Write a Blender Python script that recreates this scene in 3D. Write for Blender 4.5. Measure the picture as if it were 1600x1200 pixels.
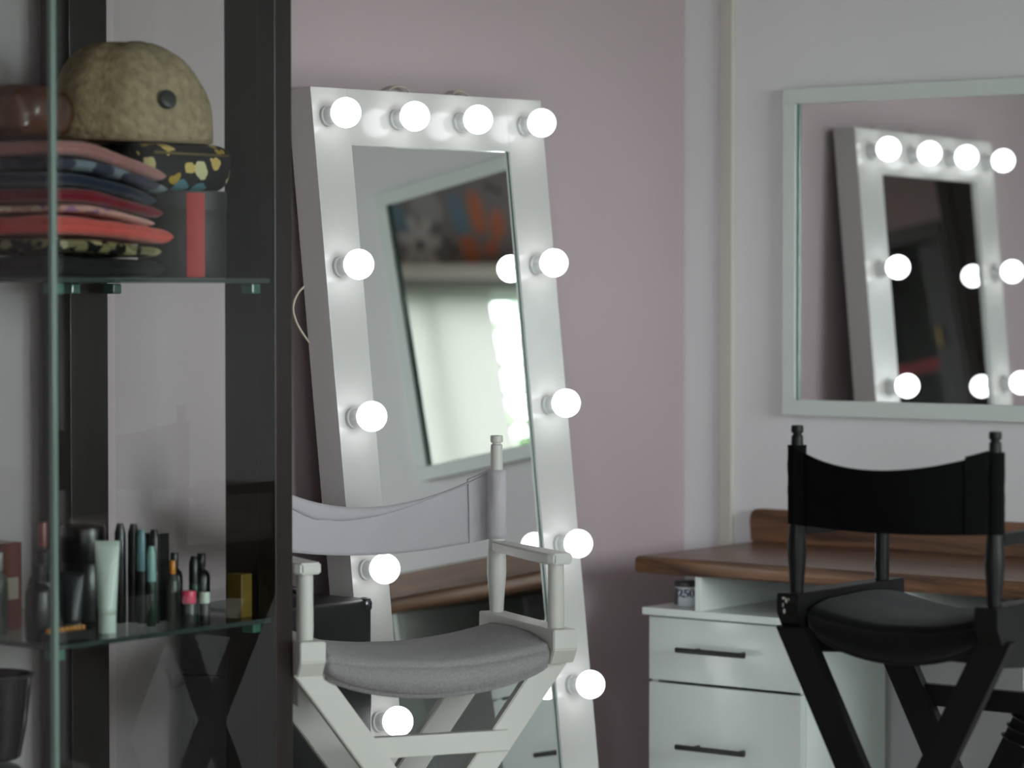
import bpy, bmesh, math, random
from mathutils import Vector, Matrix, noise
random.seed(7)
S = bpy.context.scene
for o in list(bpy.data.objects): bpy.data.objects.remove(o, do_unlink=True)
C = S.collection
# ------------------------------------------------------------------ camera
CAM_H = 1.33; YAW = 0.6577; PITCH = -0.0315
cd = bpy.data.cameras.new('camera'); cam = bpy.data.objects.new('camera', cd); C.objects.link(cam)
cam.location = (0, 0, CAM_H); cam.rotation_euler = (math.pi/2 + PITCH, 0, YAW)
cd.sensor_fit = 'HORIZONTAL'; cd.sensor_width = 36; cd.lens = 4603/1600*36
cd.dof.use_dof = True; cd.dof.focus_distance = 5.65; cd.dof.aperture_fstop = 2.8
cd.clip_start = 0.05
S.cycles.transparent_max_bounces = 32; S.cycles.max_bounces = 12
S.camera = cam
# ------------------------------------------------------------------ sky, exposure
SKY = 16.0
w = bpy.data.worlds.new('sky'); S.world = w; w.use_nodes = True
bg = w.node_tree.nodes['Background']; bg.inputs[0].default_value = (0.90, 0.96, 1.0, 1); bg.inputs[1].default_value = SKY
S.view_settings.view_transform = 'Standard'; S.view_settings.look = 'None'
S.view_settings.exposure = 0.0; S.view_settings.gamma = 1.0; S.view_settings.use_curve_mapping = False
BULB = 4.6
# room
WX = -3.935; WY = 5.764; EX = 1.0; SY = -1.8; CZ = 2.9
WIN = [(0.25, 2.35, 0.9, 2.30), (3.05, 4.95, 0.9, 2.30)]        # y0,y1,z0,z1 on the wall at x = EX; second opening added to even out wall light
for i, (y0, y1, z0, z1) in enumerate(WIN):                      # sky portals in the two window openings
    ld = bpy.data.lights.new('window_portal', 'AREA'); ld.shape = 'RECTANGLE'; ld.size = z1-z0; ld.size_y = y1-y0
    ld.cycles.is_portal = True
    lo = bpy.data.objects.new('window_portal', ld); C.objects.link(lo)
    lo.location = (EX+0.10, (y0+y1)/2, (z0+z1)/2); lo.rotation_euler = (0, math.pi/2, 0)
ADDED_DOOR = (-0.15, 0.92, 0.15, 2.25)                             # x0,x1,z0,z1: glazed door added behind the camera to light the right wall
ld = bpy.data.lights.new('window_portal', 'AREA'); ld.shape = 'RECTANGLE'; ld.size = ADDED_DOOR[1]-ADDED_DOOR[0]; ld.size_y = ADDED_DOOR[3]-ADDED_DOOR[2]; ld.cycles.is_portal = True
lo = bpy.data.objects.new('window_portal', ld); C.objects.link(lo); lo.location = ((ADDED_DOOR[0]+ADDED_DOOR[1])/2, SY-0.12, (ADDED_DOOR[2]+ADDED_DOOR[3])/2); lo.rotation_euler = (-math.pi/2, 0, math.pi)
# ------------------------------------------------------------------ materials
def lin(c):
    out = []
    for v in c[:3]:
        v = v/255.0
        out.append(v/12.92 if v <= 0.04045 else ((v+0.055)/1.055)**2.4)
    return (*out, 1)
def mat(name, col, rough=0.5, spec=0.5, metal=0.0, coat=0.0, bump=0.0, bscale=60.0, var=0.0, vscale=6.0, stretch=(1,1,1), sheen=0.0):
    m = bpy.data.materials.new(name); m.use_nodes = True
    nt = m.node_tree; b = nt.nodes['Principled BSDF']; c = lin(col)
    b.inputs['Base Color'].default_value = c; b.inputs['Roughness'].default_value = rough
    b.inputs['Specular IOR Level'].default_value = spec; b.inputs['Metallic'].default_value = metal
    b.inputs['Coat Weight'].default_value = coat; b.inputs['Coat Roughness'].default_value = 0.08
    b.inputs['Sheen Weight'].default_value = sheen
    tc = nt.nodes.new('ShaderNodeTexCoord'); mp = nt.nodes.new('ShaderNodeMapping'); mp.inputs['Scale'].default_value = stretch
    nt.links.new(tc.outputs['Object'], mp.inputs[0])
    if var > 0:
        n = nt.nodes.new('ShaderNodeTexNoise'); n.inputs['Scale'].default_value = vscale; n.inputs['Detail'].default_value = 5
        nt.links.new(mp.outputs[0], n.inputs['Vector'])
        r = nt.nodes.new('ShaderNodeValToRGB')
        r.color_ramp.elements[0].position = 0.3; r.color_ramp.elements[1].position = 0.7
        r.color_ramp.elements[0].color = tuple(x*(1-var) for x in c[:3])+(1,); r.color_ramp.elements[1].color = tuple(min(1, x*(1+var)) for x in c[:3])+(1,)
        nt.links.new(n.outputs['Fac'], r.inputs[0]); nt.links.new(r.outputs[0], b.inputs['Base Color'])
    if bump > 0:
        n2 = nt.nodes.new('ShaderNodeTexNoise'); n2.inputs['Scale'].default_value = bscale; n2.inputs['Detail'].default_value = 3
        nt.links.new(mp.outputs[0], n2.inputs['Vector'])
        bp = nt.nodes.new('ShaderNodeBump'); bp.inputs['Strength'].default_value = bump; bp.inputs['Distance'].default_value = 0.004
        nt.links.new(n2.outputs['Fac'], bp.inputs['Height']); nt.links.new(bp.outputs[0], b.inputs['Normal'])
    return m
def glass_mat(name, tint=(0.965, 0.985, 0.975), ior=1.5):
    m = bpy.data.materials.new(name); m.use_nodes = True; nt = m.node_tree; nt.nodes.clear()
    out = nt.nodes.new('ShaderNodeOutputMaterial'); mix = nt.nodes.new('ShaderNodeMixShader')
    tr = nt.nodes.new('ShaderNodeBsdfTransparent'); tr.inputs[0].default_value = (*tint, 1)
    gl = nt.nodes.new('ShaderNodeBsdfGlossy'); gl.inputs['Roughness'].default_value = 0.0
    fr = nt.nodes.new('ShaderNodeFresnel'); fr.inputs[0].default_value = ior
    geo = nt.nodes.new('ShaderNodeNewGeometry'); inv = nt.nodes.new('ShaderNodeMath'); inv.operation = 'SUBTRACT'; inv.inputs[0].default_value = 1.0
    mul = nt.nodes.new('ShaderNodeMath'); mul.operation = 'MULTIPLY'      # a pane reflects once, on its outer face
    nt.links.new(geo.outputs['Backfacing'], inv.inputs[1]); nt.links.new(inv.outputs[0], mul.inputs[0]); nt.links.new(fr.outputs[0], mul.inputs[1])
    nt.links.new(mul.outputs[0], mix.inputs[0]); nt.links.new(tr.outputs[0], mix.inputs[1]); nt.links.new(gl.outputs[0], mix.inputs[2])
    nt.links.new(mix.outputs[0], out.inputs[0])
    return m
def mirror_mat(name, col=(0.85, 0.865, 0.855)):
    m = bpy.data.materials.new(name); m.use_nodes = True; nt = m.node_tree; nt.nodes.clear()
    out = nt.nodes.new('ShaderNodeOutputMaterial'); gl = nt.nodes.new('ShaderNodeBsdfGlossy')
    gl.inputs[0].default_value = (*col, 1); gl.inputs['Roughness'].default_value = 0.0
    nt.links.new(gl.outputs[0], out.inputs[0]); return m
def emit_mat(name, col, s):
    m = bpy.data.materials.new(name); m.use_nodes = True; nt = m.node_tree; nt.nodes.clear()
    out = nt.nodes.new('ShaderNodeOutputMaterial'); e = nt.nodes.new('ShaderNodeEmission')
    e.inputs[0].default_value = (*col, 1); e.inputs[1].default_value = s
    nt.links.new(e.outputs[0], out.inputs[0]); return m
def cloth_mat(name, col, weave=900, rough=0.9, var=0.12, sheen=0.2):
    return mat(name, col, rough=rough, spec=0.2, bump=0.35, bscale=weave, var=var, vscale=160, sheen=sheen)
def wood_mat(name, dark, light, axis='X', rough=0.35):
    m = bpy.data.materials.new(name); m.use_nodes = True; nt = m.node_tree; b = nt.nodes['Principled BSDF']
    tc = nt.nodes.new('ShaderNodeTexCoord'); mp = nt.nodes.new('ShaderNodeMapping')
    mp.inputs['Scale'].default_value = (1.2, 14, 14) if axis == 'X' else (14, 14, 1.2)
    nt.links.new(tc.outputs['Object'], mp.inputs[0])
    n = nt.nodes.new('ShaderNodeTexNoise'); n.inputs['Scale'].default_value = 2.2; n.inputs['Detail'].default_value = 9; n.inputs['Roughness'].default_value = 0.65; n.inputs['Distortion'].default_value = 0.8
    nt.links.new(mp.outputs[0], n.inputs['Vector'])
    r = nt.nodes.new('ShaderNodeValToRGB'); r.color_ramp.elements[0].position = 0.33; r.color_ramp.elements[1].position = 0.68
    r.color_ramp.elements[0].color = lin(dark); r.color_ramp.elements[1].color = lin(light)
    nt.links.new(n.outputs['Fac'], r.inputs[0]); nt.links.new(r.outputs[0], b.inputs['Base Color'])
    b.inputs['Roughness'].default_value = rough
    bp = nt.nodes.new('ShaderNodeBump'); bp.inputs['Strength'].default_value = 0.12; bp.inputs['Distance'].default_value = 0.002
    nt.links.new(n.outputs['Fac'], bp.inputs['Height']); nt.links.new(bp.outputs[0], b.inputs['Normal'])
    return m
def spot_mat(name, base, cols, scale=30, thr=0.42, rough=0.85):
    """print of irregular coloured blotches on a dark cloth"""
    m = bpy.data.materials.new(name); m.use_nodes = True; nt = m.node_tree; b = nt.nodes['Principled BSDF']
    tc = nt.nodes.new('ShaderNodeTexCoord'); v = nt.nodes.new('ShaderNodeTexVoronoi'); v.inputs['Scale'].default_value = scale
    v.inputs['Randomness'].default_value = 0.9
    nz = nt.nodes.new('ShaderNodeTexNoise'); nz.inputs['Scale'].default_value = scale*1.3
    mx = nt.nodes.new('ShaderNodeMix'); mx.data_type = 'VECTOR'; mx.inputs[0].default_value = 0.03
    nt.links.new(tc.outputs['Object'], mx.inputs[4]); nt.links.new(nz.outputs['Color'], mx.inputs[5]); nt.links.new(tc.outputs['Object'], nz.inputs['Vector'])
    nt.links.new(mx.outputs[1], v.inputs['Vector'])
    sep = nt.nodes.new('ShaderNodeSeparateColor'); nt.links.new(v.outputs['Color'], sep.inputs[0])
    r = nt.nodes.new('ShaderNodeValToRGB'); r.color_ramp.interpolation = 'CONSTANT'
    els = r.color_ramp.elements
    while len(els) < len(cols): els.new(0.5)
    for i, c in enumerate(cols): els[i].position = i/len(cols); els[i].color = lin(c)
    nt.links.new(sep.outputs[0], r.inputs[0])
    lt = nt.nodes.new('ShaderNodeMath'); lt.operation = 'LESS_THAN'; lt.inputs[1].default_value = thr
    nt.links.new(v.outputs['Distance'], lt.inputs[0])
    m2 = nt.nodes.new('ShaderNodeMix'); m2.data_type = 'RGBA'; m2.inputs[6].default_value = lin(base)
    nt.links.new(lt.outputs[0], m2.inputs[0]); nt.links.new(r.outputs[0], m2.inputs[7]); nt.links.new(m2.outputs[2], b.inputs['Base Color'])
    b.inputs['Roughness'].default_value = rough; b.inputs['Specular IOR Level'].default_value = 0.2
    return m
M = {}
M['wall_left'] = mat('plum_paint', (190, 173, 177), 0.75, 0.3, bump=0.05, bscale=180, var=0.02, vscale=2)
M['wall_right'] = mat('pale_lavender_paint', (234, 232, 234), 0.75, 0.3, bump=0.05, bscale=180, var=0.015, vscale=2)
M['wall_dark'] = mat('mauve_paint', (120, 104, 106), 0.8, 0.2, bump=0.04, bscale=180)
M['trim'] = mat('cream_trim_paint', (206, 200, 190), 0.5)
M['ceiling'] = mat('ceiling_paint', (112, 97, 86), 0.9)
M['floor'] = wood_mat('floor_boards', (150, 141, 132), (196, 188, 178), 'X', 0.5)
M['white_gloss'] = mat('white_gloss_lacquer', (208, 207, 204), 0.22, 0.5, coat=0.35)
M['drawer_white'] = mat('white_drawer_lacquer', (214, 221, 217), 0.24, 0.5, coat=0.3)
M['white_frame'] = mat('white_frame_paint', (222, 229, 224), 0.4, 0.5)
M['white_board'] = mat('white_laminate', (226, 233, 229), 0.25, 0.5)
M['white_chair'] = mat('white_chair_paint', (208, 207, 200), 0.38, 0.5, bump=0.03, bscale=40)
M['white_canvas'] = mat('white_canvas', (198, 193, 199), 0.92, 0.15, bump=0.25, bscale=700)
M['grey_linen'] = mat('grey_linen', (150, 147, 147), 0.95, 0.1, bump=0.5, bscale=500, var=0.16, vscale=260, sheen=0.2)
M['black_wood'] = mat('black_chair_paint', (9, 9, 9), 0.45, 0.3, bump=0.03, bscale=50)
M['black_canvas'] = mat('black_canvas', (9, 9, 10), 0.9, 0.12, bump=0.2, bscale=600)
M['black_seat'] = mat('black_seat_cloth', (15, 14, 17), 0.9, 0.15, bump=0.3, bscale=500, sheen=0.1)
M['walnut'] = wood_mat('walnut', (66, 45, 33), (144, 102, 72), 'X', 0.33)
M['black_metal'] = mat('black_metal', (18, 19, 20), 0.35, 0.5)
M['dark_chrome'] = mat('dark_chrome', (90, 90, 94), 0.22, 0.5, metal=1.0)
M['chrome'] = mat('chrome', (200, 200, 200), 0.18, 0.5, metal=1.0)
M['mirror'] = mirror_mat('mirror_silver')
M['glass_edge'] = mat('green_glass_edge', (66, 104, 90), 0.15, 0.6)
M['shelf_edge'] = mat('dark_shelf_edge', (40, 54, 50), 0.2, 0.5)
M['glass'] = glass_mat('clear_glass')
M['shelf_glass'] = glass_mat('green_shelf_glass', (0.88, 0.94, 0.91))
M['cabinet'] = mat('dark_cabinet_wood', (34, 24, 21), 0.35, 0.45, var=0.25, vscale=5, stretch=(10, 10, 0.8))
M['black_case'] = mat('black_case_vinyl', (14, 14, 16), 0.4, 0.5, bump=0.2, bscale=300)
M['bulb'] = emit_mat('lit_bulb', (0.965, 0.975, 1.0), BULB)
M['socket'] = mat('white_socket_plastic', (214, 218, 216), 0.4)
M['cable'] = mat('cream_cable', (205, 198, 180), 0.5)
# ------------------------------------------------------------------ mesh helpers
def link(name, bm, m, parent=None, smooth=False):
    me = bpy.data.meshes.new(name); bmesh.ops.recalc_face_normals(bm, faces=bm.faces); bm.to_mesh(me); bm.free()
    ms = m if isinstance(m, (list, tuple)) else [m]
    for x in ms: me.materials.append(x)
    if smooth:
        for p in me.polygons: p.use_smooth = True
    o = bpy.data.objects.new(name, me); C.objects.link(o)
    if parent is not None: o.parent = parent
    if smooth == 'auto':
        try: me.set_sharp_from_angle(angle=math.radians(40))
        except Exception: pass
    return o
def bx(bm, x0, x1, y0, y1, z0, z1, bev=0.0, seg=2):
    t = bmesh.new()
    vs = [t.verts.new((x, y, z)) for x in (x0, x1) for y in (y0, y1) for z in (z0, z1)]
    for f in ((0,1,3,2),(4,6,7,5),(0,4,5,1),(2,3,7,6),(0,2,6,4),(1,5,7,3)): t.faces.new([vs[i] for i in f])
    if bev > 0: bmesh.ops.bevel(t, geom=list(t.edges), offset=bev, segments=seg, affect='EDGES', profile=0.5)
    merge(bm, t); return bm
def merge(bm, t):
    me = bpy.data.meshes.new('tmp'); t.to_mesh(me); t.free(); bm.from_mesh(me); bpy.data.meshes.remove(me)
def box(name, m, x0, x1, y0, y1, z0, z1, bev=0.0, parent=None):
    bm = bmesh.new(); bx(bm, x0, x1, y0, y1, z0, z1, bev); return link(name, bm, m, parent)
def tube(bm, pts, r, n=10, cap=True):
    pts = [Vector(p) for p in pts]; rs = r if isinstance(r, (list, tuple)) else [r]*len(pts)
    prev = None; rings = []; ref = None
    for i, p in enumerate(pts):
        d = (pts[min(i+1, len(pts)-1)] - pts[max(i-1, 0)]).normalized()
        if ref is None:
            ref = d.orthogonal().normalized()
        else:
            ref = (ref - d*ref.dot(d)).normalized()
        s = d.cross(ref)
        rings.append([bm.verts.new(p + (ref*math.cos(a) + s*math.sin(a))*rs[i]) for a in (2*math.pi*k/n for k in range(n))])
    for a, b in zip(rings, rings[1:]):
        for k in range(n): bm.faces.new((a[k], a[(k+1) % n], b[(k+1) % n], b[k]))
    if cap: bm.faces.new(rings[0][::-1]); bm.faces.new(rings[-1])
    return bm
def lathe(bm, prof, c=(0,0,0), n=20, axis='Z'):
    rings = []
    for r, h in prof:
        ring = []
        for k in range(n):
            a = 2*math.pi*k/n; u, v = r*math.cos(a), r*math.sin(a)
            p = (u, v, h) if axis == 'Z' else ((u, -h, v) if axis == '-Y' else (h, u, v))
            ring.append(bm.verts.new((p[0]+c[0], p[1]+c[1], p[2]+c[2])))
        rings.append(ring)
    for a, b in zip(rings, rings[1:]):
        for k in range(n): bm.faces.new((a[k], a[(k+1) % n], b[(k+1) % n], b[k]))
    bm.faces.new(rings[0][::-1]); bm.faces.new(rings[-1]); return bm
def prism(bm, poly, a0, a1, axis='X', bev=0.0):
    """poly in the plane across `axis`, extruded from a0 to a1"""
    t = bmesh.new()
    def P(u, v, a): return {'X': (a, u, v), 'Y': (u, a, v), 'Z': (u, v, a)}[axis]
    A = [t.verts.new(P(u, v, a0)) for u, v in poly]; B = [t.verts.new(P(u, v, a1)) for u, v in poly]
    n = len(poly); t.faces.new(A); t.faces.new(B[::-1])
    for i in range(n): t.faces.new((A[i], B[i], B[(i+1) % n], A[(i+1) % n]))
    bmesh.ops.recalc_face_normals(t, faces=t.faces)
    if bev > 0: bmesh.ops.bevel(t, geom=list(t.edges), offset=bev, segments=2, affect='EDGES')
    merge(bm, t); return bm
def grid_shell(bm, fn_top, fn_bot, nu, nv):
    """closed shell between two parametric surfaces over [0,1]^2"""
    T = [[bm.verts.new(fn_top(i/nu, j/nv)) for j in range(nv+1)] for i in range(nu+1)]
    B = [[bm.verts.new(fn_bot(i/nu, j/nv)) for j in range(nv+1)] for i in range(nu+1)]
    for i in range(nu):
        for j in range(nv):
            bm.faces.new((T[i][j], T[i+1][j], T[i+1][j+1], T[i][j+1])); bm.faces.new((B[i][j], B[i][j+1], B[i+1][j+1], B[i+1][j]))
    for i in range(nu):
        bm.faces.new((T[i][0], B[i][0], B[i+1][0], T[i+1][0])); bm.faces.new((T[i][nv], T[i+1][nv], B[i+1][nv], B[i][nv]))
    for j in range(nv):
        bm.faces.new((T[0][j], T[0][j+1], B[0][j+1], B[0][j])); bm.faces.new((T[nu][j], B[nu][j], B[nu][j+1], T[nu][j+1]))
    return bm
def tag(o, label, cat, group=None):
    o['label'] = label; o['category'] = cat
    if group: o['group'] = group
    return o
def struct(o): o['kind'] = 'structure'; return o
def thing(name, label, cat, loc=(0,0,0), rz=0, group=None):
    o = bpy.data.objects.new(name, None); C.objects.link(o); o.location = loc; o.rotation_euler = (0, 0, rz)
    o.empty_display_size = 0.1
    return tag(o, label, cat, group)
# ------------------------------------------------------------------ the room
struct(box('floor', M['floor'], WX-0.1, EX+0.1, SY-0.1, WY+0.1, -0.06, 0))
struct(box('ceiling', M['ceiling'], WX-0.1, EX+0.1, SY-0.1, WY+0.1, CZ, CZ+0.06))
struct(box('wall_left', M['wall_left'], WX-0.1, WX, SY-0.1, WY+0.1, 0, CZ))
struct(box('wall_right', M['wall_right'], WX, EX+0.1, WY, WY+0.1, 0, CZ))
bm = bmesh.new(); q0, q1, q2, q3 = ADDED_DOOR
bx(bm, WX, q0, SY-0.1, SY, 0, CZ); bx(bm, q1, EX+0.1, SY-0.1, SY, 0, CZ); bx(bm, q0, q1, SY-0.1, SY, 0, q2); bx(bm, q0, q1, SY-0.1, SY, q3, CZ)
struct(link('wall_back', bm, M['wall_dark']))
dr = bpy.data.objects.new('added_door_1', None); C.objects.link(dr); dr.location = ((q0+q1)/2, SY-0.05, q2); struct(dr)  # added opening, lets more daylight onto the right wall
h = (q1-q0)/2; hh = q3-q2; f = 0.08; bm = bmesh.new()
for a in ((-h, -h+f, 0, hh), (h-f, h, 0, hh), (-h+f, h-f, 0, f), (-h+f, h-f, hh-f, hh)): bx(bm, a[0], a[1], -0.02, 0.02, a[2], a[3])
link('door_frame', bm, M['trim'], dr); box('pane', M['glass'], -h+f, h-f, -0.003, 0.003, f, hh-f, 0, dr)
bm = bmesh.new(); tube(bm, [(-h+0.04, 0.02, 0.9), (-h+0.04, 0.06, 0.9), (-h+0.15, 0.06, 0.9)], 0.009, 10); link('door_handle', bm, M['chrome'], dr)
bm = bmesh.new()
ys = [SY] + [v for a in WIN for v in a[:2]] + [WY]
for k in range(0, len(ys), 2): bx(bm, EX, EX+0.1, ys[k], ys[k+1], 0, CZ)
for (y0, y1, z0, z1) in WIN: bx(bm, EX, EX+0.1, y0, y1, 0, z0); bx(bm, EX, EX+0.1, y0, y1, z1, CZ)
wall_win = struct(link('wall_window', bm, M['wall_right']))
struct(box('trim_1', M['trim'], -3.831, -3.795, WY-0.013, WY, 0, CZ, 0.003))
for i, (y0, y1, z0, z1) in enumerate(WIN):
    wn = bpy.data.objects.new('window_%d' % (i+1), None); C.objects.link(wn); wn.location = (EX+0.05, (y0+y1)/2, z0); struct(wn)  # the second one is an added source of daylight
    h = (y1-y0)/2; hh = z1-z0; f = 0.05
    bm = bmesh.new(); bx(bm, -0.03, 0.03, -h, -h+f, 0, hh); bx(bm, -0.03, 0.03, h-f, h, 0, hh)
    bx(bm, -0.03, 0.03, -h, h, 0, f); bx(bm, -0.03, 0.03, -h, h, hh-f, hh); bx(bm, -0.025, 0.025, -0.025, 0.025, f, hh-f)
    link('window_frame', bm, M['white_frame'], wn)
    for s in (-1, 1):
        box('pane', M['glass'], -0.003, 0.003, min(s*0.025, s*(h-f)), max(s*0.025, s*(h-f)), f, hh-f, 0, wn)
# ------------------------------------------------------------------ lit full-length mirror leaning on the left wall
def lit_mirror():
    psi, phi, rho = 0.0189, 0.101, 0.0121
    n2 = Vector((math.cos(psi), -math.sin(psi), 0)); a2 = Vector((math.sin(psi), math.cos(psi), 0)); zz = Vector((0, 0, 1))
    up = zz*math.cos(phi) - n2*math.sin(phi); N = n2*math.cos(phi) + zz*math.sin(phi)
    a3 = a2*math.cos(rho) + up*math.sin(rho); u3 = up*math.cos(rho) - a2*math.sin(rho)
    TL = Vector((-3.8114, 4.3995, CAM_H + 0.3512))
    LB = 1.674; base = TL - u3*LB
    R = Matrix((a3, -N, u3)).transposed().to_4x4(); R.translation = base
    root = thing('vanity_mirror', 'tall white mirror framed with lit round bulbs, leaning on the plum wall', 'mirror'); root.matrix_world = R
    z = lambda v: v + LB                                # v measured from the top-left bulb
    x0, x1, i0, i1 = -0.040, 0.695, 0.068, 0.573; f0, f1 = 0.052, 0.115; top, it = 0.058, -0.056; ib = -1.54
    g = M['white_gloss']
    box('frame_board', g, x0, i0, f0, f1, 0, z(top), 0.0006, root); box('frame_board', g, i1, x1, f0, f1, 0, z(top), 0.0006, root)
    box('frame_board', g, i0, i1, f0, f1, z(it), z(top), 0.0006, root); box('frame_board', g, i0, i1, f0, f1, 0, z(ib), 0.0006, root)
    box('mirror_glass', M['mirror'], i0, i1, 0.0595, 0.064, z(ib), z(it), 0, root)
    box('glass_edge', M['glass_edge'], i1-0.0012, i1, 0.0575, 0.0595, z(ib), z(it), 0, root)
    box('back_panel', M['white_frame'], x0+0.01, x1-0.01, 0.085, 0.105, 0.02, z(top)-0.02, 0, root)
    bmS = bmesh.new(); lathe(bmS, [(0.0205, -0.0515), (0.0205, -0.046), (0.018, -0.044), (0.018, -0.018), (0.016, -0.014)], n=24, axis='-Y')
    bmB = bmesh.new()
    prof = []
    for k in range(0, 17):
        a = math.pi*(0.16 + 0.84*k/16); prof.append((max(0.0302*math.sin(a), 0.0004), -0.0302*math.cos(a)))
    lathe(bmB, prof, n=28, axis='-Y')
    s0 = link('socket', bmS, M['socket'], root, 'auto'); b0 = link('bulb', bmB, M['bulb'], s0, True)
    W = 0.6247; spots = [(0, 0), (0.334*W, 0), (0.657*W, 0), (W, 0)] + [(sx*W, -0.3*r) for r in range(1, 6) for sx in (0, 1)]
    for i, (sx, sz) in enumerate(spots):
        s, b = (s0, b0) if i == 0 else (s0.copy(), b0.copy())
        if i: C.objects.link(s); C.objects.link(b); s.parent = root; b.parent = s
        s.location = (sx, 0, z(sz))
    for pts in ([(0.245, 0.10, top-0.01), (0.25, 0.10, top+0.012), (0.275, 0.10, top+0.021), (0.31, 0.10, top+0.018), (0.325, 0.10, top-0.005)],
                [(0.45, 0.10, top-0.01), (0.455, 0.10, top+0.012), (0.48, 0.10, top+0.021), (0.51, 0.10, top+0.010), (0.525, 0.10, top-0.01)],
                [(x0+0.01, 0.112, -0.325), (x0-0.020, 0.116, -0.345), (x0-0.036, 0.118, -0.375), (x0-0.026, 0.116, -0.41), (x0+0.01, 0.112, -0.455)]):
        P = []
        for k in range(len(pts)-1):
            for q in range(4):
                t = q/4; P.append(Vector(pts[k]).lerp(Vector(pts[k+1]), t))
        P.append(Vector(pts[-1]))
        for _ in range(3): P = [P[0]] + [(P[k-1]+P[k]*2+P[k+1])/4 for k in range(1, len(P)-1)] + [P[-1]]
        bm = bmesh.new(); tube(bm, [(p.x, p.y, z(p.z)) for p in P], 0.0022, 8); link('cable', bm, M['cable'], root, True)
    return root
lit_mirror()
# ------------------------------------------------------------------ framed mirror on the right wall
def wall_mirror(x0, x1, label):
    z0, z1 = 1.045, 1.794; fw = 0.036; yb, yf = WY, WY-0.026
    root = thing('wall_mirror', label, 'mirror', ((x0+x1)/2, WY, z0))
    h = (x1-x0)/2; H = z1-z0; d = 0.026
    g = M['white_frame']
    box('frame_board', g, -h, h, -d, 0, H-fw, H, 0.002, root); box('frame_board', g, -h, h, -d, 0, 0, fw, 0.002, root)
    box('frame_board', g, -h, -h+fw, -d, 0, fw, H-fw, 0.002, root); box('frame_board', g, h-fw, h, -d, 0, fw, H-fw, 0.002, root)
    box('mirror_glass', M['mirror'], -h+fw, h-fw, -0.015, -0.010, fw, H-fw, 0, root)
    for q in (-h+fw+0.0003, h-fw-0.0053): box('glass_edge', M['glass_edge'], q, q+0.005, -0.021, -0.015, fw, H-fw, 0, root)
wall_mirror(-3.649, -2.78, 'wide rectangular mirror in white frame hung above the walnut desk')
def added_curtain():  # dark hanging added out of view to darken the cabinet glass reflection
    n = 60; bm = bmesh.new(); x0, x1 = -1.045, -0.855
    rows = []
    for j in range(13):
        z = 0.02 + 2.66*j/12; row = []
        for i in range(n+1):
            u = i/n; row.append(bm.verts.new((x0+(x1-x0)*u - x0, -0.045-0.022*math.sin(u*math.pi*9)*(0.7+0.3*math.sin(j*0.6+u*4)), z)))
        rows.append(row)
    for a, b in zip(rows, rows[1:]):
        for i in range(n): bm.faces.new((a[i], a[i+1], b[i+1], b[i]))
    root = thing('added_curtain', 'narrow dark brown hanging right of the desk, added to darken the cabinet reflection', 'added_curtain', (x0, WY, 0))
    link('curtain_cloth', bm, mat('dark_curtain_cloth', (26, 22, 19), 0.9, 0.1), root, True)
    bm = bmesh.new(); tube(bm, [(-0.02, -0.045, 2.70), (x1-x0+0.02, -0.045, 2.70)], 0.012, 10); link('rod', bm, M['black_metal'], root, True)
    for x in (-0.005, x1-x0+0.005): bm = bmesh.new(); tube(bm, [(x, -0.045, 2.70), (x, 0, 2.70)], 0.006, 8); link('bracket', bm, M['black_metal'], root)
added_curtain()
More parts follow.
